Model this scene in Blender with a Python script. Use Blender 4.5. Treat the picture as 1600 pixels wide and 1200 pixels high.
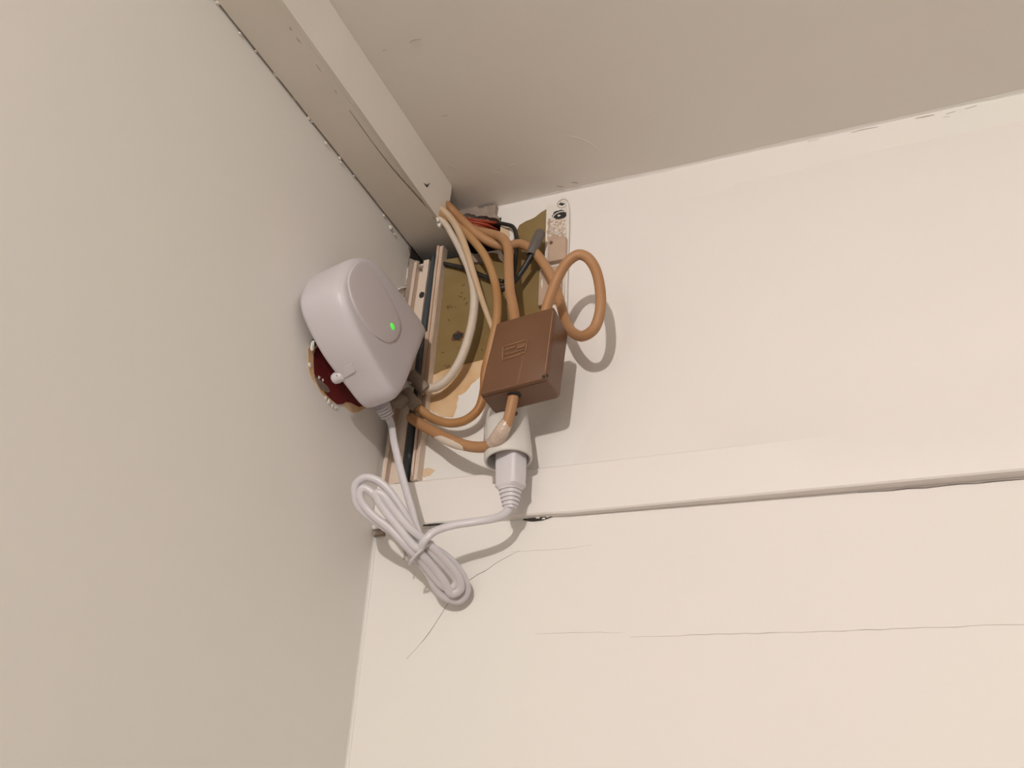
import bpy, math, random
from mathutils import Vector, Matrix, noise

random.seed(7)
for o in list(bpy.data.objects):
    bpy.data.objects.remove(o, do_unlink=True)
SC = bpy.context.scene
COL = SC.collection

# ------------------------------------------------------------------ camera
# world: x to the right along the back wall (left wall at x=0), y into the back wall (y=0), z up, metres
F = 1386.0
RIGHT = Vector((0.93037382, 0.36366952, 0.04635771))
DOWN = Vector((-0.13252926, 0.45152531, -0.88236097))
FWD = Vector((-0.34181947, 0.81478179, 0.46828419))
CAM = Vector((0.3652, -0.6, 1.8621))
cam_d = bpy.data.cameras.new('camera')
cam = bpy.data.objects.new('camera', cam_d)
COL.objects.link(cam)
cam_d.sensor_fit = 'HORIZONTAL'
cam_d.sensor_width = 36.0
cam_d.lens = F / 1600.0 * 36.0
cam_d.clip_start = 0.01
cam.matrix_world = Matrix(((RIGHT.x, -DOWN.x, -FWD.x, CAM.x),
                           (RIGHT.y, -DOWN.y, -FWD.y, CAM.y),
                           (RIGHT.z, -DOWN.z, -FWD.z, CAM.z),
                           (0, 0, 0, 1)))
SC.camera = cam

# ------------------------------------------------------------------ light
world = bpy.data.worlds.new('room_ambient')
SC.world = world
world.use_nodes = True
bg = world.node_tree.nodes['Background']
bg.inputs[0].default_value = (1.0, 0.925, 0.87, 1)
bg.inputs[1].default_value = 0.43
ld = bpy.data.lights.new('ceiling_bulb', 'POINT')
ld.energy = 49.0
ld.color = (1.0, 0.925, 0.87)
ld.shadow_soft_size = 0.018
lamp = bpy.data.objects.new('ceiling_bulb', ld)
lamp.location = (0.42, -1.7, 2.33)
COL.objects.link(lamp)
SC.view_settings.view_transform = 'Standard'
SC.view_settings.look = 'None'
SC.view_settings.exposure = 0.0
SC.view_settings.gamma = 1.0
SC.view_settings.use_curve_mapping = False


# ------------------------------------------------------------------ helpers
def ray(px, py):
    return RIGHT * ((px - 800.0) / F) + DOWN * ((py - 600.0) / F) + FWD


def W(px, py, d=0.0):
    """point a distance d in front of the back wall"""
    r = ray(px, py)
    return CAM + r * ((-d - CAM.y) / r.y)


def LW(px, py, x=0.0):
    """point a distance x in front of the left wall"""
    r = ray(px, py)
    return CAM + r * ((x - CAM.x) / r.x)


def PL(px, py, O, n):
    r = ray(px, py)
    return CAM + r * ((O - CAM).dot(n) / r.dot(n))


def lin(c):
    return tuple(((v / 255.0) / 12.92 if v / 255.0 < 0.04045 else ((v / 255.0 + 0.055) / 1.055) ** 2.4) for v in c)


def mat(name, col, rough=0.55, col2=None, scale=30.0, fac=0.5, bump=0.0, bscale=120.0, spec=0.4,
        metal=0.0, big=None, bigscale=3.0, emit=None, estr=0.0, specks=None, speck_scale=150.0, speck_lo=0.68,
        alpha=1.0, stretch=(1, 1, 1)):
    m = bpy.data.materials.new(name)
    m.use_nodes = True
    nt = m.node_tree
    N, L = nt.nodes, nt.links
    b = N['Principled BSDF']
    b.inputs['Roughness'].default_value = rough
    b.inputs['Specular IOR Level'].default_value = spec
    b.inputs['Metallic'].default_value = metal
    b.inputs['Alpha'].default_value = alpha
    tc = N.new('ShaderNodeTexCoord')
    mp = N.new('ShaderNodeMapping')
    mp.inputs['Scale'].default_value = stretch
    L.new(tc.outputs['Object'], mp.inputs['Vector'])
    vec = mp.outputs['Vector']
    if col2 is None:
        col2 = tuple(c * 0.88 for c in col)
    n1 = N.new('ShaderNodeTexNoise')
    n1.inputs['Scale'].default_value = scale
    n1.inputs['Detail'].default_value = 4.0
    L.new(vec, n1.inputs['Vector'])
    rmp = N.new('ShaderNodeMapRange')
    rmp.inputs['From Min'].default_value = 0.35
    rmp.inputs['From Max'].default_value = 0.65 + (1 - fac) * 0.5
    L.new(n1.outputs['Fac'], rmp.inputs['Value'])
    mx = N.new('ShaderNodeMix')
    mx.data_type = 'RGBA'
    mx.inputs['A'].default_value = (*col, 1)
    mx.inputs['B'].default_value = (*col2, 1)
    L.new(rmp.outputs['Result'], mx.inputs['Factor'])
    out = mx.outputs['Result']
    if big is not None:
        n2 = N.new('ShaderNodeTexNoise')
        n2.inputs['Scale'].default_value = bigscale
        n2.inputs['Detail'].default_value = 2.0
        L.new(vec, n2.inputs['Vector'])
        r2 = N.new('ShaderNodeMapRange')
        r2.inputs['From Min'].default_value = 0.38
        r2.inputs['From Max'].default_value = 0.62
        L.new(n2.outputs['Fac'], r2.inputs['Value'])
        m2 = N.new('ShaderNodeMix')
        m2.data_type = 'RGBA'
        m2.inputs['B'].default_value = (*big, 1)
        L.new(out, m2.inputs['A'])
        L.new(r2.outputs['Result'], m2.inputs['Factor'])
        out = m2.outputs['Result']
    if specks is not None:
        n3 = N.new('ShaderNodeTexNoise')
        n3.inputs['Scale'].default_value = speck_scale
        n3.inputs['Detail'].default_value = 3.0
        L.new(vec, n3.inputs['Vector'])
        r3 = N.new('ShaderNodeMapRange')
        r3.inputs['From Min'].default_value = speck_lo
        r3.inputs['From Max'].default_value = speck_lo + 0.05
        L.new(n3.outputs['Fac'], r3.inputs['Value'])
        m3 = N.new('ShaderNodeMix')
        m3.data_type = 'RGBA'
        m3.inputs['B'].default_value = (*specks, 1)
        L.new(out, m3.inputs['A'])
        L.new(r3.outputs['Result'], m3.inputs['Factor'])
        out = m3.outputs['Result']
    L.new(out, b.inputs['Base Color'])
    if bump > 0:
        nb = N.new('ShaderNodeTexNoise')
        nb.inputs['Scale'].default_value = bscale
        nb.inputs['Detail'].default_value = 3.0
        L.new(vec, nb.inputs['Vector'])
        bp = N.new('ShaderNodeBump')
        bp.inputs['Strength'].default_value = bump
        bp.inputs['Distance'].default_value = 0.002
        L.new(nb.outputs['Fac'], bp.inputs['Height'])
        L.new(bp.outputs['Normal'], b.inputs['Normal'])
    if emit:
        b.inputs['Emission Color'].default_value = (*emit, 1)
        b.inputs['Emission Strength'].default_value = estr
    return m


def meshobj(name, verts, faces, m, parent=None, smooth=False, kind=None, label=None, cat=None, group=None):
    me = bpy.data.meshes.new(name)
    me.from_pydata([tuple(v) for v in verts], [], faces)
    me.validate()
    me.update()
    if m is not None:
        me.materials.append(m)
    if smooth:
        for p in me.polygons:
            p.use_smooth = True
    o = bpy.data.objects.new(name, me)
    COL.objects.link(o)
    if parent is not None:
        o.parent = parent
        o.matrix_parent_inverse = Matrix.Translation(parent.location).inverted()
    tag(o, label, cat, group, kind)
    return o


def tag(o, label=None, cat=None, group=None, kind=None):
    if label:
        o['label'] = label
    if cat:
        o['category'] = cat
    if group:
        o['group'] = group
    if kind:
        o['kind'] = kind
    return o


def thing(name, loc, label, cat, group=None):
    e = bpy.data.objects.new(name, None)
    e.empty_display_size = 0.02
    e.location = loc
    COL.objects.link(e)
    return tag(e, label, cat, group)


def box_vf(x0, x1, y0, y1, z0, z1):
    v = [(x0, y0, z0), (x1, y0, z0), (x1, y1, z0), (x0, y1, z0), (x0, y0, z1), (x1, y0, z1), (x1, y1, z1), (x0, y1, z1)]
    f = [(0, 3, 2, 1), (4, 5, 6, 7), (0, 1, 5, 4), (1, 2, 6, 5), (2, 3, 7, 6), (3, 0, 4, 7)]
    return v, f


def join(parts):
    V, Fs = [], []
    for v, f in parts:
        o = len(V)
        V += [tuple(p) for p in v]
        Fs += [tuple(i + o for i in q) for q in f]
    return V, Fs


def bevel(o, w, seg=2):
    md = o.modifiers.new('edge', 'BEVEL')
    md.width = w
    md.segments = seg
    md.limit_method = 'ANGLE'
    md.angle_limit = math.radians(35)
    for p in o.data.polygons:
        p.use_smooth = True
    try:
        o.modifiers.new('wn', 'WEIGHTED_NORMAL')
    except Exception:
        pass
    return o


def catmull(pts, sub=6, closed=False):
    P = [Vector(p) for p in pts]
    n = len(P)
    out = []
    rng = range(n if closed else n - 1)
    for i in rng:
        if closed:
            p0, p1, p2, p3 = P[(i - 1) % n], P[i], P[(i + 1) % n], P[(i + 2) % n]
        else:
            p0 = P[i - 1] if i > 0 else P[0] * 2 - P[1]
            p1, p2 = P[i], P[i + 1]
            p3 = P[i + 2] if i + 2 < n else P[-1] * 2 - P[-2]
        # centripetal parametrisation
        t0 = 0.0
        t1 = t0 + max((p1 - p0).length, 1e-7) ** 0.5
        t2 = t1 + max((p2 - p1).length, 1e-7) ** 0.5
        t3 = t2 + max((p3 - p2).length, 1e-7) ** 0.5
        for k in range(sub):
            t = t1 + (t2 - t1) * k / sub
            a1 = p0 * ((t1 - t) / (t1 - t0)) + p1 * ((t - t0) / (t1 - t0))
            a2 = p1 * ((t2 - t) / (t2 - t1)) + p2 * ((t - t1) / (t2 - t1))
            a3 = p2 * ((t3 - t) / (t3 - t2)) + p3 * ((t - t2) / (t3 - t2))
            b1 = a1 * ((t2 - t) / (t2 - t0)) + a2 * ((t - t0) / (t2 - t0))
            b2 = a2 * ((t3 - t) / (t3 - t1)) + a3 * ((t - t1) / (t3 - t1))
            out.append(b1 * ((t2 - t) / (t2 - t1)) + b2 * ((t - t1) / (t2 - t1)))
    if not closed:
        out.append(P[-1].copy())
    return out


def tube_vf(pts, r, seg=12, sub=6, flat=1.0, up=None, smoothpath=True, cap=True, closed=False):
    """swept tube; r a number or one radius per control point; flat = width ratio of the second axis"""
    path = catmull(pts, sub, closed) if smoothpath else [Vector(p) for p in pts]
    n = len(path)
    if isinstance(r, (int, float)):
        R = [r] * n
    else:
        R = []
        for i in range(n):
            s = i / max(1, (sub if smoothpath else 1))
            k = min(int(s), len(r) - 1)
            k2 = (k + 1) % len(r) if closed else min(k + 1, len(r) - 1)
            R.append(r[k] * (1 - (s - k)) + r[k2] * (s - k))
    V, Fs = [], []
    nrm = None
    for i in range(n):
        if closed:
            t = (path[(i + 1) % n] - path[i - 1]).normalized()
        else:
            t = (path[min(i + 1, n - 1)] - path[max(i - 1, 0)]).normalized()
        if nrm is None:
            ref = Vector(up) if up else (Vector((0, 1, 0)) if abs(t.y) < 0.9 else Vector((1, 0, 0)))
            nrm = (ref - t * ref.dot(t)).normalized()
        elif up:
            ref = Vector(up)
            nn = ref - t * ref.dot(t)
            if nn.length > 0.2:
                nrm = nn.normalized()
            else:
                nrm = (nrm - t * nrm.dot(t)).normalized()
        else:
            nrm = (nrm - t * nrm.dot(t)).normalized()
        bn = t.cross(nrm)
        for k in range(seg):
            a = 2 * math.pi * k / seg
            V.append(path[i] + nrm * (math.cos(a) * R[i] * flat) + bn * (math.sin(a) * R[i]))
    rr = n if closed else n - 1
    for i in range(rr):
        j = (i + 1) % n
        for k in range(seg):
            k2 = (k + 1) % seg
            Fs.append((i * seg + k, i * seg + k2, j * seg + k2, j * seg + k))
    if cap and not closed:
        Fs.append(tuple(range(seg - 1, -1, -1)))
        Fs.append(tuple((n - 1) * seg + k for k in range(seg)))
    return V, Fs


def tube(name, pts, r, m, parent=None, **kw):
    meta = {k: kw.pop(k) for k in ('label', 'cat', 'group', 'kind') if k in kw}
    V, Fs = tube_vf(pts, r, **kw)
    return meshobj(name, V, Fs, m, parent, smooth=True, **meta)


def jag(pts, step, amp, rnd):
    """torn outline: subdivide a closed 2-D outline and push the new points about"""
    out = []
    n = len(pts)
    for i in range(n):
        a, b = Vector(pts[i]), Vector(pts[(i + 1) % n])
        L = (b - a).length
        k = max(1, int(L / step))
        d = (b - a).normalized()
        q = Vector((-d.y, d.x))
        for j in range(k):
            p = a + (b - a) * (j / k)
            if j:
                p = p + q * rnd.uniform(-amp, amp)
            out.append(p)
    return out


def slab_back(name, pix, t, m, parent, jagged=0.0, step=0.004, seed=1, base=0.0, **meta):
    """thin layer with a torn outline lying on the back wall; outline given by pixels on the wall"""
    rnd = random.Random(seed)
    p2 = [(W(*p).x, W(*p).z) for p in pix]
    p2 = jag(p2, step, jagged, rnd) if jagged else [Vector(p) for p in p2]
    return slab2(name, [Vector((p.x, -base, p.y)) for p in p2], Vector((0, -1, 0)), t, m, parent, **meta)


def slab_left(name, pix, t, m, parent, jagged=0.0, step=0.004, seed=1, base=0.0, **meta):
    rnd = random.Random(seed)
    p2 = [(LW(*p).y, LW(*p).z) for p in pix]
    p2 = jag(p2, step, jagged, rnd) if jagged else [Vector(p) for p in p2]
    return slab2(name, [Vector((base, p.x, p.y)) for p in p2], Vector((1, 0, 0)), t, m, parent, **meta)


def slab2(name, ring, n, t, m, parent, **meta):
    k = len(ring)
    # make the outline run counter-clockwise about n
    c = sum(ring, Vector()) / k
    ar = sum(((ring[i] - c).cross(ring[(i + 1) % k] - c)).dot(n) for i in range(k))
    if ar < 0:
        ring = ring[::-1]
    V = [p + n * t for p in ring] + [p - n * 0.0004 for p in ring]
    Fs = [tuple(range(k)), tuple(range(2 * k - 1, k - 1, -1))]
    for i in range(k):
        j = (i + 1) % k
        Fs.append((i, k + i, k + j, j))
    return meshobj(name, V, Fs, m, parent, **meta)


def lump(name, c, r, m, parent=None, seed=0, rough=0.35, seg=7, rings=5, squash=(1, 1, 1), **meta):
    """small irregular crumb"""
    V, Fs = lump_vf(c, r, seed, rough, seg, rings, squash)
    return meshobj(name, V, Fs, m, parent, **meta)


def lump_vf(c, r, seed=0, rough=0.35, seg=7, rings=5, squash=(1, 1, 1)):
    c = Vector(c)
    V = []
    off = Vector((seed * 3.1, seed * 1.7, seed * 0.9))
    for i in range(rings + 1):
        th = math.pi * i / rings
        for k in range(seg):
            a = 2 * math.pi * k / seg
            d = Vector((math.sin(th) * math.cos(a), math.sin(th) * math.sin(a), math.cos(th)))
            s = r * (1 + rough * noise.noise(d * 1.6 + off) * 1.6)
            V.append(c + Vector((d.x * squash[0], d.y * squash[1], d.z * squash[2])) * s)
    Fs = []
    for i in range(rings):
        for k in range(seg):
            k2 = (k + 1) % seg
            Fs.append((i * seg + k, (i + 1) * seg + k, (i + 1) * seg + k2, i * seg + k2))
    return V, Fs


def loft_vf(rings, cap0=True, cap1=True):
    k = len(rings[0])
    V = [p for r in rings for p in r]
    Fs = []
    for i in range(len(rings) - 1):
        for a in range(k):
            b = (a + 1) % k
            Fs.append((i * k + a, i * k + b, (i + 1) * k + b, (i + 1) * k + a))
    if cap0:
        Fs.append(tuple(range(k - 1, -1, -1)))
    if cap1:
        o = (len(rings) - 1) * k
        Fs.append(tuple(o + a for a in range(k)))
    return V, Fs


def frame(axis, ref):
    t = Vector(axis).normalized()
    u = (Vector(ref) - t * Vector(ref).dot(t)).normalized()
    return t, u, t.cross(u)


def lathe(name, base, axis, prof, m, parent=None, seg=24, ref=(1, 0, 0), sx=1.0, sy=1.0, cap0=True, cap1=True, **meta):
    """profile of (distance along axis, radius)"""
    t, u, v = frame(axis, ref)
    base = Vector(base)
    rings = []
    for h, r in prof:
        rings.append([base + t * h + u * (math.cos(2 * math.pi * k / seg) * r * sx) + v * (math.sin(2 * math.pi * k / seg) * r * sy)
                      for k in range(seg)])
    V, Fs = loft_vf(rings, cap0, cap1)
    return meshobj(name, V, Fs, m, parent, smooth=True, **meta)


def rrect(w, h, r, n=5):
    pts = []
    for cx, cy, a0 in ((w / 2 - r, h / 2 - r, 0), (-w / 2 + r, h / 2 - r, 90), (-w / 2 + r, -h / 2 + r, 180), (w / 2 - r, -h / 2 + r, 270)):
        for i in range(n + 1):
            a = math.radians(a0 + 90.0 * i / n)
            pts.append((cx + r * math.cos(a), cy + r * math.sin(a)))
    return pts


def autosmooth(o, ang=40):
    me = o.data
    for p in me.polygons:
        p.use_smooth = True
    try:
        me.set_sharp_from_angle(angle=math.radians(ang))
    except Exception:
        pass
    return o


# ------------------------------------------------------------------ materials
M_wall = mat('cream_wall_paint', (0.80, 0.762, 0.735), 0.6, col2=(0.785, 0.75, 0.72), scale=9, big=(0.785, 0.772, 0.725),
             bigscale=2.2, bump=0.10, bscale=60, spec=0.25)
M_left = mat('cream_plaster_paint', (0.82, 0.785, 0.75), 0.6, col2=(0.795, 0.765, 0.73), scale=7, big=(0.795, 0.785, 0.73),
             bigscale=3.0, bump=0.12, bscale=35, spec=0.25)
M_ceil = mat('grey_white_ceiling_paint', (0.81, 0.77, 0.725), 0.65, col2=(0.765, 0.725, 0.685), scale=8, big=(0.795, 0.775, 0.715),
             bigscale=2.5, bump=0.22, bscale=28, spec=0.2)
M_board = mat('cream_gloss_paint', (0.80, 0.762, 0.735), 0.5, col2=(0.785, 0.75, 0.72), scale=14, bump=0.08, bscale=70, spec=0.35)
M_trunk = mat('cream_trunking_paint', (0.80, 0.76, 0.69), 0.5, col2=(0.75, 0.71, 0.64), scale=18, bump=0.1, bscale=60,
              specks=(0.35, 0.26, 0.18), speck_scale=70, speck_lo=0.76)
M_floor = mat('brown_wood_floor', (0.30, 0.19, 0.11), 0.5, scale=12)
M_plaster = mat('white_plaster', (0.80, 0.76, 0.70), 0.85, col2=(0.50, 0.43, 0.35), scale=160, bump=0.4, bscale=400)
M_plaster_d = mat('brown_broken_plaster', (0.36, 0.29, 0.24), 0.9, col2=(0.22, 0.17, 0.13), scale=90, bump=0.6, bscale=250)
M_cavity = mat('dark_cavity', (0.05, 0.04, 0.035), 0.95, scale=60)  # near-black lining puts the hole's inner shade into its colour
M_crack = mat('dark_brown_crack', (0.16, 0.13, 0.11), 0.9, col2=(0.30, 0.26, 0.22), scale=80)  # dark brown colour of the cracks and the board joint
M_crackl = mat('hairline_crack', (0.42, 0.37, 0.33), 0.9, col2=(0.62, 0.57, 0.52), scale=60)
M_olive = mat('old_olive_paint', lin((132, 108, 62)), 0.6, col2=lin((120, 94, 50)), scale=55, specks=lin((96, 70, 38)), speck_scale=110,
              speck_lo=0.66, big=lin((138, 118, 76)), bigscale=14)
M_tan = mat('tan_undercoat', lin((212, 174, 128)), 0.7, col2=lin((200, 158, 108)), scale=60, big=lin((222, 192, 152)), bigscale=40)
M_tanpale = mat('pale_tan_undercoat', lin((222, 196, 164)), 0.7, scale=60)
M_red = mat('dark_red_paint', lin((112, 26, 28)), 0.6, col2=lin((88, 18, 22)), scale=50, specks=lin((140, 50, 46)), speck_scale=90, speck_lo=0.66)
M_chan = mat('aged_white_pvc', lin((220, 205, 190)), 0.5, col2=lin((208, 187, 168)), scale=40, specks=lin((150, 110, 84)),
             speck_scale=110, speck_lo=0.70, stretch=(1, 1, 0.25))
M_chan_b = mat('scuffed_pvc_edge', lin((224, 210, 196)), 0.55, col2=lin((186, 154, 126)), scale=60, stretch=(1.5, 1, 0.15), fac=0.9)
M_dev = mat('lavender_white_plastic', (0.59, 0.553, 0.585), 0.38, col2=(0.58, 0.543, 0.575), scale=20, spec=0.45)
M_dev2 = mat('lavender_white_disc_plastic', (0.58, 0.54, 0.56), 0.42, scale=20, spec=0.4, col2=(0.575, 0.535, 0.555))
M_led = mat('green_indicator', (0.05, 0.6, 0.05), 0.3, emit=(0.09, 0.75, 0.06), estr=0.75)
M_cord = mat('white_pvc_cord', (0.62, 0.595, 0.62), 0.35, col2=(0.58, 0.555, 0.58), scale=30, spec=0.5)
M_plug = mat('white_plug_plastic', (0.66, 0.635, 0.665), 0.4, col2=(0.63, 0.60, 0.63), scale=20, spec=0.45)
M_sock = mat('grey_white_socket_plastic', (0.66, 0.635, 0.60), 0.45, col2=(0.61, 0.585, 0.55), scale=30, spec=0.4)
M_dark = mat('dark_slot', (0.03, 0.028, 0.026), 0.8)
M_brown = mat('brown_bakelite_box', lin((104, 70, 46)), 0.42, col2=lin((98, 65, 42)), scale=40, spec=0.4, bump=0.05, bscale=300,
              big=lin((108, 75, 51)), bigscale=25)
M_brown_l = mat('worn_brown_edge', lin((150, 110, 80)), 0.45, scale=60)
M_tan_c = mat('tan_rubber_flex', lin((170, 126, 86)), 0.5, col2=lin((160, 114, 74)), scale=30, specks=lin((130, 86, 54)), speck_scale=190,
              speck_lo=0.72, big=lin((174, 132, 94)), bigscale=18)
M_tan_d = mat('amber_rubber_flex', lin((170, 122, 72)), 0.45, col2=lin((154, 104, 56)), scale=35, big=lin((178, 138, 94)), bigscale=20)
M_cream_c = mat('cream_flex', lin((200, 176, 146)), 0.5, col2=lin((186, 154, 118)), scale=30)
M_white_c = mat('off_white_flex', lin((212, 200, 186)), 0.5, col2=lin((200, 184, 166)), scale=24)
M_black = mat('black_rubber', (0.022, 0.02, 0.018), 0.45, spec=0.5)
M_blue = mat('blue_black_sheath', (0.035, 0.045, 0.055), 0.35, col2=(0.06, 0.075, 0.085), scale=40, stretch=(1, 1, 0.2), spec=0.6)
M_redw = mat('red_wire_insulation', lin((158, 66, 38)), 0.45, col2=lin((128, 42, 26)), scale=60)
M_grey = mat('grey_rubber_sleeve', lin((104, 98, 92)), 0.6, col2=lin((88, 82, 76)), scale=50)
M_grey_l = mat('dusty_grey_sleeve', lin((140, 126, 112)), 0.6, col2=lin((112, 100, 88)), scale=60)
M_tape = mat('cloudy_clear_tape', lin((206, 186, 170)), 0.25, col2=lin((180, 158, 142)), scale=90, spec=0.6, bump=0.6, bscale=240)
M_strip = mat('painted_metal_strip', (0.78, 0.74, 0.69), 0.45, col2=(0.72, 0.68, 0.62), scale=30, spec=0.4,
              specks=lin((150, 124, 100)), speck_scale=120, speck_lo=0.72)
M_clip = mat('beige_clip', lin((192, 168, 148)), 0.5, col2=lin((172, 144, 122)), scale=60)
M_metal = mat('dull_steel', (0.55, 0.53, 0.5), 0.35, metal=0.9)
M_flake = mat('white_paint_flake', (0.84, 0.80, 0.74), 0.6, scale=60)

# ------------------------------------------------------------------ the setting
H = 2.4
HX0, HX1, HZ0, HZ1 = 0.0, 0.094, 2.349, 2.386     # broken-out hole in the top corner of the back wall
V, Fs = join([box_vf(-0.12, 3.0, 0, 0.12, 0, HZ0), box_vf(-0.12, 3.0, 0, 0.12, HZ1, H), box_vf(-0.12, HX0, 0, 0.12, HZ0, HZ1),
              box_vf(HX1, 3.0, 0, 0.12, HZ0, HZ1)])
wall_back = meshobj('wall_back', V, Fs, M_wall, kind='structure', label='cream painted back wall behind the cables and batten')
wall_left = meshobj('wall_left', *box_vf(-0.12, 0, -3.0, 0, 0, H), M_left, kind='structure', label='cream plastered left wall carrying the white unit')
ceiling = meshobj('ceiling', *box_vf(-0.12, 3.0, -3.0, 0.12, H, H + 0.1), M_ceil, kind='structure', label='greyish white painted ceiling')
floor = meshobj('floor', *box_vf(-0.12, 3.0, -3.0, 0.12, -0.1, 0), M_floor, kind='structure', label='brown wooden floor of the room')
meshobj('cavity', *join([box_vf(HX0, HX1, 0.05, 0.06, HZ0, HZ1), box_vf(HX0, HX0 + .001, .0008, .05, HZ0, HZ1), box_vf(HX1 - .001, HX1, .0008, .05, HZ0, HZ1),
                         box_vf(HX0, HX1, .0008, .05, HZ0, HZ0 + .001), box_vf(HX0, HX1, .0008, .05, HZ1 - .001, HZ1)]), M_cavity, wall_back)

# uneven plaster bead in the joint of ceiling and back wall
rings = []
nx = 90
for i in range(nx + 1):
    x = 0.100 + (1.6 - 0.100) * (i / nx) ** 1.5
    a = 0.0004 + 0.0016 * (0.5 + noise.noise(Vector((x * 9, 0.3, 0)))) + 0.001 * noise.noise(Vector((x * 40, 3, 0)))
    c = 0.0008 + 0.0024 * (0.5 + noise.noise(Vector((x * 8, 7.3, 0)))) + 0.001 * noise.noise(Vector((x * 45, 5, 0)))
    tp = min(1.0, (x - .100) / .05)
    a, c = max(a, 0.0004) * tp + 1e-5, max(c, 0.0005) * tp + 1e-5
    pr = [(0.001, 0.001)]
    for k in range(6):
        th = math.pi / 2 * k / 5
        pr.append((-c * (1 - math.sin(th)), -a * (1 - math.cos(th))))
    rings.append([Vector((x, q[0], H + q[1])) for q in pr])
meshobj('joint_filler', *loft_vf(rings), M_wall, ceiling, smooth=True)
# soft plaster fillet in the joint of left and back wall below the batten
rings = []
for i in range(41):
    z = 0.9 + (2.0855 - 0.9) * i / 40
    R = 0.0022 + 0.001 * noise.noise(Vector((0, 2.2, z * 9)))
    pr = [(-0.001, 0.001)] + [(R * (1 - math.sin(math.pi / 2 * k / 7)), -R * (1 - math.cos(math.pi / 2 * k / 7))) for k in range(8)]
    rings.append([Vector((q[0], q[1], z)) for q in pr])
meshobj('corner_filler', *loft_vf(rings), M_wall, wall_left, smooth=True)

# hairline cracks in the back wall
def crack(pix, r, m, seed=0, parent=wall_back):
    rnd = random.Random(seed)
    pts = []
    for i in range(len(pix) - 1):
        a, b = W(*pix[i]), W(*pix[i + 1])
        k = max(2, int((b - a).length / 0.008))
        for j in range(k):
            p = a + (b - a) * (j / k)
            pts.append(p + Vector((0, 0, rnd.uniform(-.0004, .0004))))
    pts.append(W(*pix[-1]))
    n = len(pts)
    rr = [r * (0.45 + 0.55 * min(1, 4 * i / n, 4 * (n - 1 - i) / n + .05)) * rnd.uniform(.7, 1.2) for i in range(n)]
    V, Fs = tube_vf(pts, rr, seg=6, smoothpath=False, flat=0.5)
    return meshobj('crack', V, Fs, m, parent)


crack([(812, 860), (796, 868), (775, 880), (757, 892), (738, 903), (720, 915), (697, 948), (680, 975), (662, 1000), (650, 1014), (635, 1030)], .00024, M_crack, 3)
crack([(800, 862), (850, 859), (895, 856), (925, 852)], .00014, M_crackl, 4)
crack([(835, 991), (900, 989), (975, 988)], .00016, M_crackl, 5)
crack([(985, 996), (1080, 992), (1250, 988), (1420, 982), (1600, 975), (1720, 970)], .00026, M_crackl, 6)
crack([(838, 738), (900, 731), (985, 725)], .0003, M_crackl, 7)
crack([(1040, 789), (1130, 784), (1240, 775)], .0003, M_crackl, 8)
crack([(1340, 770), (1420, 764), (1500, 757), (1600, 749)], .00045, M_crack, 9)

# paint layers laid bare on the back wall
slab_back('bare_patch', [(858, 324), (846, 332), (836, 340), (822, 346), (812, 352), (807, 362), (806, 385), (790, 402), (772, 395), (757, 397),
                         (735, 400), (700, 405), (688, 409), (668, 560), (671, 590), (690, 580), (716, 572), (740, 566), (765, 560), (800, 560),
                         (846, 560), (850, 470)], .0005, M_olive, wall_back, jagged=.0004, step=.004, seed=2)
slab_back('bare_patch', [(672, 582), (700, 574), (738, 564), (770, 560), (770, 583), (752, 588), (737, 600), (727, 613), (716, 618), (714, 636),
                         (708, 652), (690, 652), (672, 640), (660, 620)], .0003, M_tan, wall_back, jagged=.0008, step=.003, seed=4)
slab_back('bare_patch', [(668, 600), (690, 588), (700, 596), (690, 615), (672, 622)], .0004, M_tanpale, wall_back, jagged=.0006, step=.003, seed=5)
slab_back('bare_patch', [(658, 736), (668, 731), (680, 735), (672, 743), (662, 746)], .0002, M_tanpale, wall_back, jagged=.0006, step=.003, seed=6)

slab_back('bare_patch', [(641, 404), (656, 409), (652, 440), (648, 480), (640, 520), (628, 520), (634, 450)], .0005, M_plaster_d, wall_back, jagged=.0006, step=.003, seed=7)  # dark brown patch painted in for the shaded gap beside the trunking rail

for i, (px, py, dx, dy) in enumerate([(722, 447, 5, -3), (716, 462, 7, 3), (724, 469, 4, -4), (703, 480, 5, 0), (735, 435, 2, -4), (720, 456, 3, 3), (752, 545, 3, 3), (690, 552, 4, -2),
                                      (726, 425, 5, 3), (700, 498, 3, 4)]):
    V, Fs = tube_vf([W(px, py, .0006), W(px + dx * .5, py + dy * .6, .0006), W(px + dx, py + dy, .0006)], [.0002, .0005, .0002], seg=6, sub=2, flat=.5)
    meshobj('scratch', V, Fs, mat('dark_scratch', lin((92, 68, 36)), .8) if i == 0 else bpy.data.materials['dark_scratch'], wall_back)
# scuffs on the ceiling and chipped paint along its joint with the back wall
M_scl = mat('pale_scuff', (0.80, 0.76, 0.70), .6)


def CE(px, py):
    r_ = ray(px, py)
    return CAM + r_ * ((H - .0002 - CAM.z) / r_.z)


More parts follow.
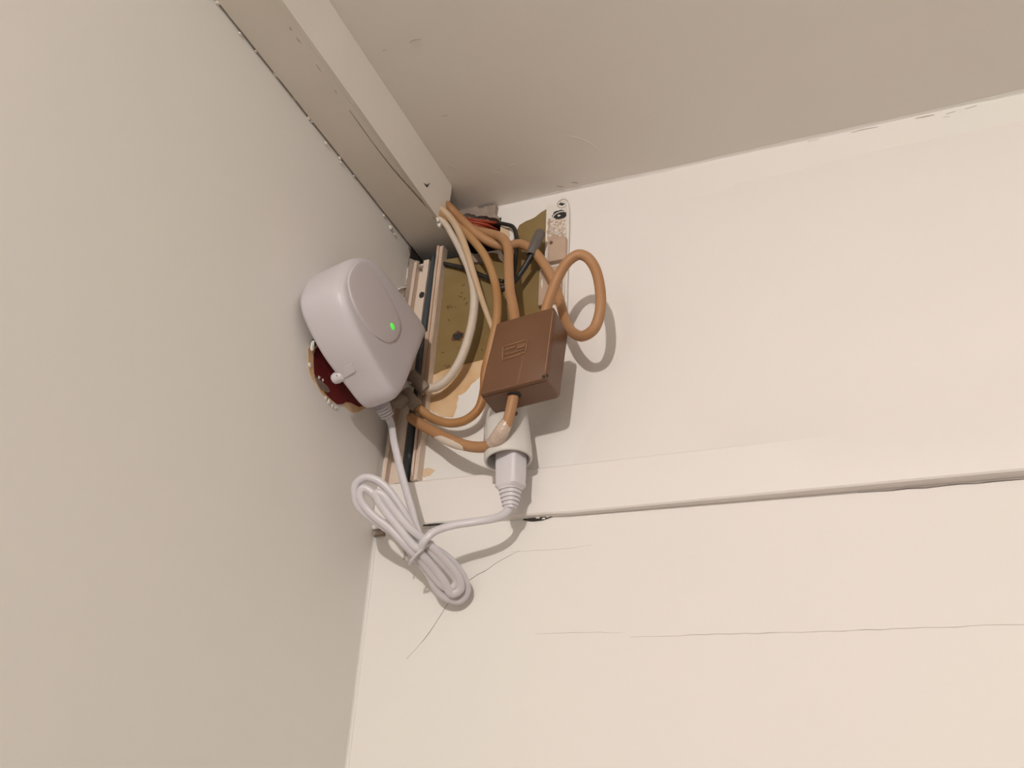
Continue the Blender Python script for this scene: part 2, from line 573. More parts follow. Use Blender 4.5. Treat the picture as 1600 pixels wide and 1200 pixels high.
for pix, r, m in [([(880, 211), (905, 216), (925, 226), (942, 240)], .0005, M_scl), ([(640, 66), (648, 62), (658, 61)], .0006, M_crackl), ([(598, 80), (604, 77)], .0005, M_crackl),
                  ([(655, 114), (664, 116)], .0006, M_scl), ([(690, 182), (700, 180)], .0006, M_crackl), ([(702, 257), (712, 262)], .0007, M_scl), ([(770, 268), (784, 271)], .0005, M_scl),
                  ([(795, 258), (806, 257)], .0006, M_scl), ([(893, 285), (903, 286)], .0007, M_plaster_d), ([(870, 291), (880, 292)], .0006, M_plaster_d)]:
    V, Fs = tube_vf([CE(*p) for p in pix], [r * .5] + [r] * (len(pix) - 2) + [r * .5], seg=6, sub=4, flat=.4, up=(0, 0, 1))
    meshobj('scuff', V, Fs, m, ceiling)
for pix, r in [([(1330, 205), (1350, 200), (1372, 196)], .0006), ([(1430, 183), (1446, 180), (1460, 177)], .0008), ([(1478, 176), (1492, 172)], .0007), ([(1508, 168), (1526, 163)], .0008),
               ([(1262, 219), (1280, 215)], .0005), ([(1474, 181), (1484, 180)], .0005)]:
    V, Fs = tube_vf([W(px, py + 2, .0003) for px, py in pix], [r * .3] + [r * .6] * (len(pix) - 2) + [r * .3], seg=6, sub=3, flat=.5)
    meshobj('chip', V, Fs, M_crackl, wall_back)

# dark screw hole in the olive paint
def disc_back(name, px, py, rx, rz, m, parent, base=0.0, t=.0006, seed=0, rough=.15, **meta):
    c = W(px, py)
    ring = []
    for k in range(18):
        a = 2 * math.pi * k / 18
        s = 1 + rough * noise.noise(Vector((math.cos(a) * 2, math.sin(a) * 2, seed * 3.3)))
        ring.append(Vector((c.x + rx * s * math.cos(a), -base, c.z + rz * s * math.sin(a))))
    return slab2(name, ring, Vector((0, -1, 0)), t, m, parent, **meta)


disc_back('screw_rust', 715, 526, .0062, .0052, mat('rust_stain', lin((104, 66, 40)), .8, scale=120), wall_back, base=.0005, t=.0003, seed=1, rough=.5)
disc_back('screw_hole', 716, 526, .0042, .0034, M_dark, wall_back, base=.0008, t=.0004, seed=2, rough=.6)

# ragged plaster around the broken hole
rnd = random.Random(5)
slab_back('plaster_edge', [(712, 326), (730, 327), (752, 331), (779, 325), (777, 337), (783, 349), (768, 346), (740, 341), (722, 340)],
          .006, M_plaster_d, wall_back, jagged=.0014, step=.003, seed=8)
slab_back('plaster_edge', [(784, 358), (799, 360), (800, 384), (790, 398), (784, 392)], .004, M_tanpale, wall_back, jagged=.0006, step=.003, seed=9)
slab_back('plaster_edge', [(799, 354), (806, 358), (806, 378), (800, 386)], .005, M_flake, wall_back, jagged=.0006, step=.003, seed=10)
slab_back('plaster_edge', [(779, 386), (786, 392), (788, 412), (782, 407)], .005, M_flake, wall_back, jagged=.0004, step=.003, seed=11)
slab_back('plaster_edge', [(738, 398), (752, 404), (770, 407), (757, 413), (742, 413), (728, 411)], .004, M_plaster_d, wall_back, jagged=.0008, step=.003, seed=12)

# left wall: damage behind the white unit and by the trunking
slab_left('bare_patch', [(480, 545), (490, 535), (530, 560), (580, 625), (566, 640), (552, 645), (535, 632), (515, 628), (500, 612), (487, 592), (481, 570)],
          .0004, M_tan, wall_left, jagged=.0012, step=.005, seed=21)
slab_left('bare_patch', [(492, 545), (510, 535), (545, 575), (585, 628), (560, 636), (540, 628), (527, 632), (512, 620), (500, 602), (490, 584), (489, 565)],
          .0008, M_red, wall_left, jagged=.0012, step=.005, seed=22)
slab_left('bare_patch', [(490, 588), (498, 594), (506, 600), (514, 612), (505, 612), (496, 602)], .0011,
          mat('grey_scraped_plaster', lin((150, 132, 120)), .8, scale=200, col2=lin((110, 80, 74))), wall_left, jagged=.001, step=.004, seed=23)
for i, (px, py, r) in enumerate([(513, 628, .0020), (518, 634, .0016), (508, 622, .0014), (503, 594, .0013), (483, 570, .0018), (497, 590, .0014), (524, 637, .0013)]):
    lump('plaster_crumb', LW(px, py) + Vector((.0006, 0, 0)), r, M_flake, wall_left, seed=i, squash=(.5, 1, 1))
slab_left('bare_patch', [(632, 446), (644, 440), (645, 452), (640, 465), (634, 474), (630, 462)], .0008, M_plaster_d, wall_left, jagged=.0008, step=.004, seed=24)
tube('plaster_edge', [LW(*p, .001) for p in [(623, 452), (628, 450), (634, 449), (640, 445), (641, 450)]], .0008, M_flake, wall_left, seg=6, sub=3)
tube('plaster_edge', [LW(*p, .001) for p in [(640, 452), (637, 460), (633, 470), (634, 476)]], .0007, M_flake, wall_left, seg=6, sub=3)
slab_left('bare_patch', [(637, 384), (646, 396), (654, 408), (652, 424), (646, 418), (641, 402)], .0006, M_plaster_d, wall_left, jagged=.0008, step=.004, seed=25)

# ------------------------------------------------------------------ batten along the back wall
zt, zb = 2.1262, 2.0875
rings = []
xs = [0.0005, 0.02, 0.05, 0.09, 0.13, 0.15, 0.165, 0.19, 0.2, 0.22, 0.25, 0.3, 0.36, 0.41, 0.465, 0.6, 1.0, 2.9]
for x in xs:
    f = min(1, max(0, (x - .14) / .32))
    db = .0062 + .0058 * f
    lift = 0.0 if x > .16 else 0.0010
    g = min(1, max(0, (x - .20) / .265))
    rp = [(db - .0002) * g * (1 - k / 5.0) for k in range(1, 6)]     # plaster feathered out above the batten
    hh = .25 if x > .18 else .0012
    ring = [Vector((x, 0.002, zb)), Vector((x, 0.002, zt + hh + .005 * min(1, hh * 5)))]
    ring += [Vector((x, -max(rp[k], 0) + (.0002 if rp[k] <= 1e-6 else .0001), zt + .0004 + hh * (k + 1) / 5.0)) for k in range(4, -1, -1)]
    ring += [Vector((x, -(db - .0004) + .0008 * (1 - g), zt + .0002)), Vector((x, -db - .0001, zt - .0012)),
             Vector((x, -db - .0002, zb + lift + .0012)), Vector((x, -db + .0008, zb + lift))]
    rings.append(ring)
batten = meshobj('trim_1', *loft_vf(rings), M_board, kind='structure', label='cream painted wooden batten running along the back wall')
autosmooth(batten, 30)
# gap and chipped filler under the batten
V, Fs = tube_vf([W(*p) + Vector((0, -.0005, 0)) for p in [(818, 812), (832, 812), (848, 810), (864, 807)]], [.0006, .0016, .0018, .0005], seg=7, sub=4, flat=.5)
meshobj('gap', V, Fs, M_dark, batten)
for i, (px, py) in enumerate([(842, 810), (850, 811), (857, 808)]):
    lump('filler_crumb', W(px, py) + Vector((0, -.0012, 0)), .0011, M_flake, batten, seed=i + 40, squash=(1.6, .6, .6))
V, Fs = box_vf(.001, .010, -.0045, .0, 2.0838, 2.0872)
meshobj('end_block', V, Fs, M_plaster_d, batten)  # dark brown block for the dark underside at the batten's left end
tube('gap', [Vector((x, -.0052, zb + .0004)) for x in (.046, .052, .060, .068)], [.0004, .0011, .0009, .0003], M_dark, batten, seg=6, sub=3, flat=.6)

# ------------------------------------------------------------------ boxed trunking in the ceiling corner
tr = thing('ceiling_trunking', (0.03, -0.5, 2.36), 'cream painted boxed trunking running along the ceiling and left wall corner', 'trunking')
V, Fs = [], []
Y0 = -2.9
rnd = random.Random(3)
ys = [0.034, 0.02, 0.0, -.02, -.04] + [-.06 - .02 * i for i in range(30)] + [-1.0, -2.0, Y0]
rings = []
for y in ys:
    j = .0005 * noise.noise(Vector((0, y * 60, 1.2)))
    j2 = .0004 * noise.noise(Vector((0, y * 40, 8.2)))
    rings.append([Vector((.0020 + j, y, 2.3725)), Vector((.0462 + j2, y, 2.3700)), Vector((.0470 + j2, y, 2.3740)), Vector((.0020 + j, y, 2.3765))])
autosmooth(meshobj('bottom_board', *loft_vf(rings), M_trunk, tr), 40)
# side board with a broken end
prof = [(2.3686, -.0325), (2.3698, -.0300), (2.3720, -.0325), (2.3745, -.0310), (2.3775, -.0345), (2.3810, -.0330), (2.3850, -.0310), (2.3900, -.0335), (2.3955, -.0370), (2.3998, -.0405)]
V = []
for z, ye in prof:
    xo = .0480 + (z - 2.3695) / .0305 * .0125
    V += [(xo, ye, z), (xo - .0036, ye + .0006, z + .0008), (xo, Y0, z), (xo - .0036, Y0, z + .0008)]
Fs = []
for i in range(len(prof) - 1):
    a, b = 4 * i, 4 * i + 4
    Fs += [(a + 2, a, b, b + 2), (a + 1, a + 3, b + 3, b + 1), (a, a + 1, b + 1, b)]
Fs += [(0, 2, 3, 1), (4 * len(prof) - 4, 4 * len(prof) - 3, 4 * len(prof) - 1, 4 * len(prof) - 2)]
side = meshobj('side_board', V, Fs, M_trunk, tr)
autosmooth(side, 40)
# little nail hole, chips and paint blobs
SN = Vector((.0305, 0, -.0125)).normalized()
SO = Vector((.0480, 0, 2.3695))
slab2('nail_hole', [PL(px, py, SO, SN) for px, py in [(662, 286), (667, 289), (671, 286), (667, 293)]], SN, .0003, M_dark, tr)
V, Fs = join([lump_vf(PL(px, py, SO, SN), r, i, .4, squash=(.7, 1, 1)) for i, (px, py, r) in
              enumerate([(688, 351, .0036), (692, 345, .0034), (684, 343, .0022), (691, 338, .0030), (690, 355, .0024)])])
autosmooth(meshobj('paint_lump', V, Fs, M_flake, tr), 60)
for i, (px, py, r) in enumerate([(340, 4, .0016), (430, 115, .0019), (436, 121, .0012), (461, 152, .0022), (483, 184, .0016), (487, 189, .0013), (509, 224, .0015), (531, 247, .0013), (533, 254, .0011),
                                 (553, 275, .0009), (600, 337, .0012), (611, 356, .0020), (617, 366, .0012), (400, 80, .0009), (375, 52, .0010)]):
    p = LW(px, py, .001)
    lump('paint_blob', p, r * 1.1, M_flake, tr, seed=i + 3, squash=(.7, 1.3, .8))
for i, (px, py, px2, py2) in enumerate([(494, 100, 502, 113), (452, 42, 456, 48), (463, 58, 470, 68), (523, 140, 526, 146)]):
    n_ = Vector((-.055, 0, -1)).normalized()
    a_ = PL(px, py, Vector((.03, 0, 2.3709)), n_)
    b_ = PL(px2, py2, Vector((.03, 0, 2.3709)), n_)
    V, Fs = tube_vf([a_, (a_ + b_) / 2, b_], [.0003, .0006, .0002], seg=6, sub=2, flat=.5)
    meshobj('scuff', V, Fs, M_crackl, tr)

n_ = Vector((-.055, 0, -1)).normalized()
pj = [PL(px, py, Vector((.03, 0, 2.3709)), n_) for px, py in [(546, 172), (566, 200), (587, 229), (612, 261), (640, 293), (665, 321), (686, 345)]]
tube('joint_gap', pj, [.0002, .0004, .0004, .0006, .0007, .0008, .0009], M_crack, tr, seg=6, sub=4, flat=.6)

# ------------------------------------------------------------------ open mini trunking going down the corner
mt = thing('cable_channel', (0.02, -0.004, 2.126), 'open two-channel white plastic cable trunking standing vertically in the wall corner', 'trunking')


def sl(zz, xt, xb, ztop=2.352, zbot=2.15):
    return xb + (xt - xb) * (zz - zbot) / (ztop - zbot)


def rail(name, x0t, x0b, w, d0, d1, z0, z1, m, lipw=0.0):
    zs = [z0 + (z1 - z0) * i / 16 for i in range(17)]
    rings = []
    for i, z in enumerate(zs):
        x = sl(z, x0t, x0b) + .0003 * noise.noise(Vector((z * 60, x0t * 900, 0)))
        dd = d1 + .0003 * noise.noise(Vector((z * 80, x0t * 500, 5)))
        rings.append([Vector((x, -d0, z)), Vector((x, -dd, z)), Vector((x + w, -dd, z)), Vector((x + w, -d0, z))])
    o = meshobj(name, *loft_vf([r[::-1] for r in rings]), m, mt)
    return o


rail('back_plate', .0105, .0035, .0285, .0000, .0016, 2.1262, 2.3490, M_chan)
rail('rail', .0118, .0058, .0030, .0012, .0085, 2.1262, 2.3470, M_chan_b)
rail('rail', .0205, .0165, .0055, .0012, .0065, 2.1262, 2.3485, M_chan)
o = rail('rail', .0345, .0325, .0062, .0000, .0078, 2.1262, 2.3600, M_chan)
rail('rail_lip', .0345, .0325, .0022, .0076, .0096, 2.1262, 2.3600, M_chan_b)
rail('rail_lip', .0384, .0364, .0022, .0076, .0092, 2.1262, 2.3590, M_chan_b)
rail('rail_lip', .0310, .0296, .0020, .0040, .0076, 2.1850, 2.2680, M_chan_b)
disc_back('screw_hole', 664, 467, .0026, .0032, M_dark, mt, base=.0066, t=.0004, seed=4)
V, Fs = join([lump_vf(W(px, py, .006), r, i + 60, .4) for i, (px, py, r) in enumerate([(657, 418, .0018), (661, 417, .0014), (651, 412, .0016)])])
meshobj('plaster_crumbs', V, Fs, M_plaster_d, mt)
tube('sheathed_cable', [Vector((sl(z, .0300, .0265), -.0055 - .0008 * math.sin(z * 40), z)) for z in (2.1280, 2.16, 2.20, 2.24, 2.28, 2.32, 2.340, 2.354)], [.0032] * 5 + [.0028, .0025, .0022], M_blue,
     label='blue-black sheathed cable lying inside the vertical plastic trunking', cat='cable', seg=12, sub=4)

# ------------------------------------------------------------------ mounting strip right of the olive patch
ms = thing('mounting_strip', (0.151, -0.002, 2.24), 'white painted mounting strip with screw holes right of the olive patch', 'bracket')
x0, x1 = .1395, .1605
pts2 = []
for cx, cz, a0 in ((x1 - .005, 2.3865 - .005, 0), (x0 + .001, 2.3865 - .001, 90)):
    r_ = .005 if a0 == 0 else .001
    for i in range(6):
        a = math.radians(a0 + 90 * i / 5)
        pts2.append((cx + r_ * math.cos(a), cz + r_ * math.sin(a)))
pts2 += [(x0, 2.236), (x1, 2.236)]
autosmooth(slab2('plate', [Vector((p[0], 0, p[1])) for p in pts2], Vector((0, -1, 0)), .0026, M_strip, ms), 30)
tube('rim', [Vector((x1 - .0005, -.0026, 2.238)), Vector((x1 - .0005, -.0026, 2.30)), Vector((x1 - .0005, -.0026, 2.376)), Vector((x1 - .002, -.0026, 2.3845)),
             Vector((x1 - .006, -.0026, 2.3862))], .0016, M_strip, ms, seg=8, sub=4)
c = W(879, 318, .0026)
tube('screw_ring', [c + Vector((.0048 * math.cos(a), -.0001, .0048 * math.sin(a))) for a in [2 * math.pi * k / 16 for k in range(16)]], .0005, M_crackl, ms,
     seg=6, sub=2, closed=True)
disc_back('screw_hole', 879.5, 321.5, .0027, .0016, M_dark, ms, base=.0026, t=.0003, seed=5, rough=.5)
disc_back('keyhole', 876, 338, .0072, .0050, M_dark, ms, base=.0026, t=.0003, seed=6, rough=.4)
tube('keyhole_rim', [W(876, 338, .0027) + Vector((.0072 * math.cos(a), -.0001, .0050 * math.sin(a))) for a in [2 * math.pi * k / 14 for k in range(14)]], .0006, M_strip, ms,
     seg=6, sub=2, closed=True)
lump('screw_head', W(873, 337, .0032), .0014, M_metal, ms, seed=9, squash=(1.2, .5, .8))
rnd = random.Random(11)
slab_back('scraped_patch', [(859, 344), (885, 346), (886, 368), (884, 378), (857, 378), (857, 352)], .0004, M_clip, ms, jagged=.0008, step=.003, seed=31, base=.0026)
prts = []
for i in range(60):
    u, v = rnd.random(), rnd.random()
    px, py = 860 + 25 * u + rnd.uniform(-1, 1) - 2 * v, 343 + 26 * v
    prts.append(lump_vf(W(px, py, .0028), rnd.uniform(.0008, .0018), i, .5, 5, 4, (1, .6, 1)))
meshobj('plaster_crumbs', *join(prts), M_plaster, ms, kind='stuff')
cp = W(871, 392, .006)
cl = meshobj('clip', *box_vf(cp.x - .0085, cp.x + .0085, -.0085, -.0022, cp.z - .0115, cp.z + .0125), M_clip, ms)
bevel(cl, .0012)
disc_back('screw', 866, 388, .0016, .0019, mat('brown_screw_hole', lin((120, 84, 60)), .7), cl, base=.0084, t=.0004, seed=1)
cq = W(863, 445, .004)
bevel(meshobj('lower_clip', *box_vf(cq.x - .012, cq.x + .009, -.0062, -.0024, cq.z - .020, cq.z + .018), M_clip, ms), .001)
for i, (px, py, h) in enumerate([(847, 442, .010), (880, 462, .012), (846, 420, .005)]):
    p = W(px, py, .006)
    lump('paint_flake', p, .0016, M_flake, ms, seed=i + 70, squash=(.5, .4, h / .0032))

# ------------------------------------------------------------------ white wedge-shaped unit on the left wall
n = Vector((1, -.08, .18)).normalized()
O = LW(586, 476, .042)
e1 = Vector((0, 1, 0))
e1 = (e1 - n * e1.dot(n)).normalized()
e2 = n.cross(e1)


def dpt(a, b, h):
    return O + e1 * a + e2 * b + n * h


def dpx(px, py, h=0.0):
    p = PL(px, py, O + n * h, n) - O
    return p.dot(e1), p.dot(e2)


outl = [dpx(*p, -.004) for p in [(548, 404), (533, 424), (527, 447), (532, 474), (556, 534), (587, 587), (606, 617), (616, 624), (627, 613), (644, 573), (659, 535),
                                 (663, 521), (657, 507), (640, 482), (606, 437), (587, 413), (568, 402)]]
oc = [Vector((p.x, p.y)) for p in catmull([(a, b, 0) for a, b in outl], 5, True)]
kk = len(oc)
area = sum(oc[i].x * oc[(i + 1) % kk].y - oc[(i + 1) % kk].x * oc[i].y for i in range(kk))
if area < 0:
    oc = oc[::-1]


def inset(c, d):
    out = []
    k = len(c)
    for i in range(k):
        t = (c[(i + 1) % k] - c[i - 1]).normalized()
        out.append(c[i] + Vector((-t.y, t.x)) * d)
    return out


unit = thing('plug_in_unit', LW(560, 560, .004), 'white rounded plastic unit with a green light fixed to the left wall', 'electronic unit')
TH = .0400
lv = [(-1.0, .0030), (-.97, .0010), (-.90, .0003), (-.35, 0), (-.0085, .0001), (-.0055, .0006), (-.0032, .0016), (-.0015, .0028), (-.0005, .0040)]
ud = Vector((.80, -.60))          # towards the thinner cable end
um = [min(p.dot(ud) for p in oc), max(p.dot(ud) for p in oc)]


def thk(p):
    f = (p.dot(ud) - um[0]) / (um[1] - um[0])
    return TH - .0120 * f


rings = []
for h, ins in lv:
    ii = inset(oc, ins)
    rings.append([dpt(p.x, p.y, h * thk(p) if h < -.05 else h) for p in ii])
cen = sum(oc, Vector((0, 0))) / kk
rings.append([dpt(cen.x + (p.x - cen.x) * .955, cen.y + (p.y - cen.y) * .955, 0) for p in inset(oc, .0040)])
rings.append([dpt(cen.x + (p.x - cen.x) * .85, cen.y + (p.y - cen.y) * .85, .0001) for p in inset(oc, .0040)])
hs = meshobj('housing', *loft_vf(rings), M_dev, unit, smooth=True)
autosmooth(hs, 60)
cc = [dpx(*p) for p in [(557, 411), (547, 424), (543, 440), (547, 463), (557, 488), (575, 515), (593, 531), (606, 536), (617, 532), (624, 520), (624, 503), (614, 477), (598, 447), (578, 420), (566, 411)]]
ccs = [Vector((p.x, p.y)) for p in catmull([(a, b, 0) for a, b in cc], 4, True)]
k2 = len(ccs)
if sum(ccs[i].x * ccs[(i + 1) % k2].y - ccs[(i + 1) % k2].x * ccs[i].y for i in range(k2)) < 0:
    ccs = ccs[::-1]
rings = [[dpt(p.x, p.y, h) for p in inset(ccs, ins)] for h, ins in [(-.002, 0), (.0005, 0), (.0010, .0004), (.0012, .0012), (.0013, .004)]]
fd = meshobj('face_disc', *loft_vf(rings), M_dev2, unit, smooth=True)
la, lb = dpx(611, 511)
lathe('indicator_light', dpt(la, lb, .0010), n, [(0, .0030), (.0006, .0030), (.0010, .0022), (.0012, .0008)], M_led, unit, seg=16, label='glowing green indicator dot')
# ribbed cable gland at the lower end
gp = LW(597, 634, .030)
gq = LW(606, 652, .031)
gax = (gq - gp).normalized()
L_ = (gq - gp).length
prof = [(-.004, .0064), (0, .0066)]
for i in range(4):
    h = L_ * i / 4
    R_ = .0066 - .0004 * i
    prof += [(h, R_), (h + L_ * .13, R_), (h + L_ * .145, R_ - .0020), (h + L_ * .235, R_ - .0020)]
prof += [(L_, .0036)]
lathe('cable_gland', gp, gax, prof, M_dev, unit, seg=20, label='ribbed white cable gland')
# strap and eyelet on the lower side
from mathutils.bvhtree import BVHTree
bv = BVHTree.FromPolygons([tuple(v.co) for v in hs.data.vertices], [tuple(p.vertices) for p in hs.data.polygons])


def on_unit(px, py, off=0.0):
    r_ = ray(px, py).normalized()
    h_ = bv.ray_cast(CAM, r_)
    return h_[0] + h_[1] * off if h_[0] is not None else None


qs = [on_unit(*p, .0008) for p in [(538, 573), (550, 567), (556, 580), (545, 587)]]
pe = on_unit(543, 580, .0)
dep_ = (pe - CAM).dot(FWD)


def at_depth(px, py, dd=0.0):
    return CAM + ray(px, py) * (dep_ + dd)


q4 = [at_depth(529, 581, .004), qs[0], qs[1], qs[2], qs[3], at_depth(536, 592, .004)]
nq = (qs[1] - qs[0]).cross(qs[3] - qs[0]).normalized()
if nq.dot(CAM - qs[0]) < 0:
    nq = -nq
k4 = len(q4)
V = [p + nq * .0003 for p in q4] + [p - nq * .0025 for p in q4]
Fs = [tuple(range(k4)), tuple(range(2 * k4 - 1, k4 - 1, -1))] + [(i, k4 + i, k4 + (i + 1) % k4, (i + 1) % k4) for i in range(k4)]
tab = meshobj('strap', V, Fs, M_dev, unit)
bevel(tab, .0005)
ea, eb = at_depth(537, 585, .005), at_depth(519, 594, .010)
lathe('eyelet', ea, eb - ea, [(0, .0040), (.003, .0046), (.0075, .0045), (.0095, .0039), (.0105, .0024), (.0108, .0005)], M_plug, tab, seg=16, ref=(0, 0, 1))
lump('eyelet_hole', at_depth(527, 587, .0030), .0010, mat('brown_eyelet_hole', lin((130, 90, 84)), .8), tab, seed=2, rough=.1)
# broken switch tab peeking out beside it
lump('paint_flake', LW(488, 540, .003), .0032, M_flake, wall_left, seed=81, squash=(.5, .5, 1.3))
lump('dark_gap', LW(491, 536, .0025), .0034, M_dark, wall_left, seed=82, squash=(.5, .8, 1.1))

# ------------------------------------------------------------------ brown junction box
C8 = {}
DF, DB = .073, .043
fr = {'TL': W(776, 505, DF), 'TR': W(866, 479, DF), 'BR': W(852, 591, DF), 'BL': W(749, 617, DF)}
bk = {'TR': W(889, 519, DB), 'BR': W(876, 623, DB), 'BL': W(771, 649, DB)}
bk['TL'] = fr['TL'] + (bk['TR'] - fr['TR']) * .55 + (bk['BL'] - fr['BL']) * .45


def bxp(u, v, w):
    """u left-right, v bottom-top, w back-front, each 0..1"""
    def bil(q):
        return q['BL'] * ((1 - u) * (1 - v)) + q['BR'] * (u * (1 - v)) + q['TR'] * (u * v) + q['TL'] * ((1 - u) * v)
    return bil(bk) * (1 - w) + bil(fr) * w


jb = thing('junction_box', bxp(.5, 0, .3), 'brown bakelite cable junction box hanging among the tan cables', 'junction box')


def rr01(ins, r, n_=4):
    pts = []
    for cx, cy, a0 in ((1 - ins - r, 1 - ins - r, 0), (ins + r, 1 - ins - r, 90), (ins + r, ins + r, 180), (1 - ins - r, ins + r, 270)):
        for i in range(n_ + 1):
            a = math.radians(a0 + 90 * i / n_)
            pts.append((cx + r * math.cos(a), cy + r * math.sin(a)))
    return pts


rings = [[bxp(u, v, w) for u, v in rr01(ins, r)] for w, ins, r in [(0, .03, .06), (.04, .008, .06), (.12, .004, .05), (.86, 0, .03), (.865, .010, .03), (.90, .010, .03)]]
autosmooth(meshobj('body', *loft_vf(rings), M_brown, jb), 35)
rings = [[bxp(u, v, w) for u, v in rr01(ins, r)] for w, ins, r in [(.885, 0.0, .03), (.975, .0, .03), (.993, .007, .03), (1.0, .018, .03)]]
lid = autosmooth(meshobj('lid', *loft_vf(rings), M_brown, jb), 45)
# embossed plate with worn marks
def bxf(px, py, h=0.0):
    p = PL(px, py, fr['BL'], (fr['BR'] - fr['BL']).cross(fr['TL'] - fr['BL']).normalized())
    return p


FN = -(fr['BR'] - fr['BL']).cross(fr['TL'] - fr['BL']).normalized()
if FN.y > 0:
    FN = -FN
q = [bxf(*p) for p in [(787, 542), (824, 531), (821, 551), (785, 563)]]
mid = (q[0] + q[3]) / 2, (q[1] + q[2]) / 2
up_ = (q[0] - q[3])
rt_ = (q[1] - q[0])
prts = [tube_vf([q[i] + FN * .0003, q[(i + 1) % 4] + FN * .0003], [.00055, .00055], seg=6, smoothpath=False) for i in range(4)]
em = meshobj('embossed_plate', *join(prts), M_brown_l, lid, smooth=True)
prts = []
for a, b, s, t in [(.08, .52, .20, .36), (.08, .93, .62, .72), (.58, .93, .24, .52)]:
    r4 = [q[0] + rt_ * u - up_ * v for u, v in ((a, s), (b, s), (b, t), (a, t))]
    V4 = [p + FN * .0006 for p in r4] + [p - FN * .0003 for p in r4]
    prts.append((V4, [(0, 1, 2, 3), (7, 6, 5, 4), (0, 4, 5, 1), (1, 5, 6, 2), (2, 6, 7, 3), (3, 7, 4, 0)]))
meshobj('embossed_marks', *join(prts), mat('embossed_brown', lin((120, 86, 60)), .45), lid)
tube('worn_edge', [bxp(.988, .06, 1.0) + FN * .0002, bxp(.988, .5, 1.0) + FN * .0002, bxp(.988, .93, 1.0) + FN * .0002], [.0006, .0004, .0005], M_brown_l, lid, seg=6, sub=4)
tube('scratch', [bxf(818, 555) + FN * .0001, bxf(813, 580) + FN * .0001, bxf(808, 601) + FN * .0001], [.0002, .0004, .0002], M_brown_l, lid, seg=6, sub=4)
lump('notch', bxp(.97, .03, .99), .0012, M_dark, lid, seed=3)
lump('notch', bxp(1.0, .06, .93), .0011, M_dark, jb, seed=4)
go = bxp(.44, 0.003, .62)
lathe('cable_entry', go, (0, 0, -1), [(-.002, .0056), (.0003, .0056), (.0004, .0050)], M_dark, jb, seg=18, ref=(1, 0, 0))
tl_ = bxp(.72, 1.0, .5)

# ------------------------------------------------------------------ the old cables
def PP(lst):
    return [W(*p) if len(p) == 3 and p[0] > 5 else Vector(p) for p in lst]


tube('tan_flex', PP([(.038, -.20, 2.388), (.0445, -.06, 2.389), (705, 327, .028), (728, 350, .026), (750, 369, .025), (770, 380, .022), (790, 385, .019), (812, 381, .018),
                     (832, 391, .018), (850, 413, .018), (865, 440, .019), (876, 475, .021), (885, 505, .028), (897, 521, .037), (912, 525, .044),
                     (928, 514, .049), (937, 490, .052), (938, 455, .054), (930, 420, .057), (917, 402, .059), (904, 398, .060), (888, 408, .060), (873, 431, .060),
                     (861, 460, .059), (852, 490, .058), (850, 512, .057)]),
     .0042, M_tan_c, label='tan rubber flex making a big open loop right of the brown box', cat='cable', group='old tan flexes', seg=14, sub=8)
tube('tan_flex', PP([(.036, -.20, 2.381), (.0385, -.06, 2.3815), (714, 347, .018), (744, 360, .018), (770, 366, .023), (785, 372, .031), (793, 384, .036), (795, 420, .043),
                     (797, 455, .050), (803, 487, .056), (806, 512, .057)]),
     .0041, M_tan_c, label='tan rubber flex bending straight down into the top of the brown box', cat='cable', group='old tan flexes', seg=14, sub=8)
tube('tan_flex', PP([(.028, -.20, 2.380), (.0340, -.06, 2.380), (708, 347, .027), (735, 371, .027), (757, 399, .027), (771, 432, .027), (777, 465, .028), (776, 500, .026), (768, 540, .024),
                     (758, 580, .022), (756, 612, .020), (747, 640, .019), (726, 657, .018), (700, 661, .018), (675, 653, .019), (655, 639, .021), (642, 630, .023)]),
     .0037, M_tan_d, label='amber flex passing behind the brown box and curving left to the sleeves', cat='cable', group='old tan flexes', seg=14, sub=8)
fx = thing('tan_flex', W(803, 612, .055), 'short tan flex with tape and white paint hanging from the underside of the brown box', 'cable', 'old tan flexes')
fpts = PP([(804, 602, .060), (803, 614, .060), (798, 640, .059), (791, 664, .056), (779, 686, .050), (762, 697, .044), (738, 698, .039), (708, 689, .034), (680, 676, .029), (656, 662, .024), (642, 652, .020)])
tube('sheath', fpts, [.0041] * 5 + [.0043] * 6, M_tan_c, fx, seg=14, sub=8)
tube('tape', [fpts[2] * .25 + fpts[3] * .75, fpts[3] * .5 + fpts[4] * .5 + Vector((0, -.001, 0)), fpts[4] + Vector((-.001, 0, 0)), fpts[4] * .3 + fpts[5] * .7],
     [.0044, .0058, .0062, .0047], M_tape, fx, seg=14, sub=5, label='cloudy clear tape wrapped round the flex')
pv = [fpts[6] * .7 + fpts[7] * .3, fpts[7] * .85 + fpts[6] * .15, fpts[7] * .55 + fpts[8] * .45, fpts[8] * .85 + fpts[7] * .15]
pv = [p + Vector((-.0004, -.0003, -.0016)) for p in pv]
tube('white_paint', pv, [.0034, .0042, .0042, .0030], M_white_c, fx, seg=12, sub=5, label='smear of white paint on the flex')
tube('white_flex', PP([(.018, -.20, 2.380), (.0270, -.06, 2.3795), (693, 347, .031), (706, 366, .031), (722, 396, .030), (734, 424, .028), (741, 455, .026), (740, 490, .022), (732, 528, .019),
                       (718, 565, .017), (701, 590, .015), (683, 604, .015), (664, 608, .016)]), [.0030] * 4 + [.0032, .0035] + [.0038] * 7, M_white_c,
     label='off-white flex curving down across the olive patch to the sleeves', cat='cable', seg=14, sub=8)
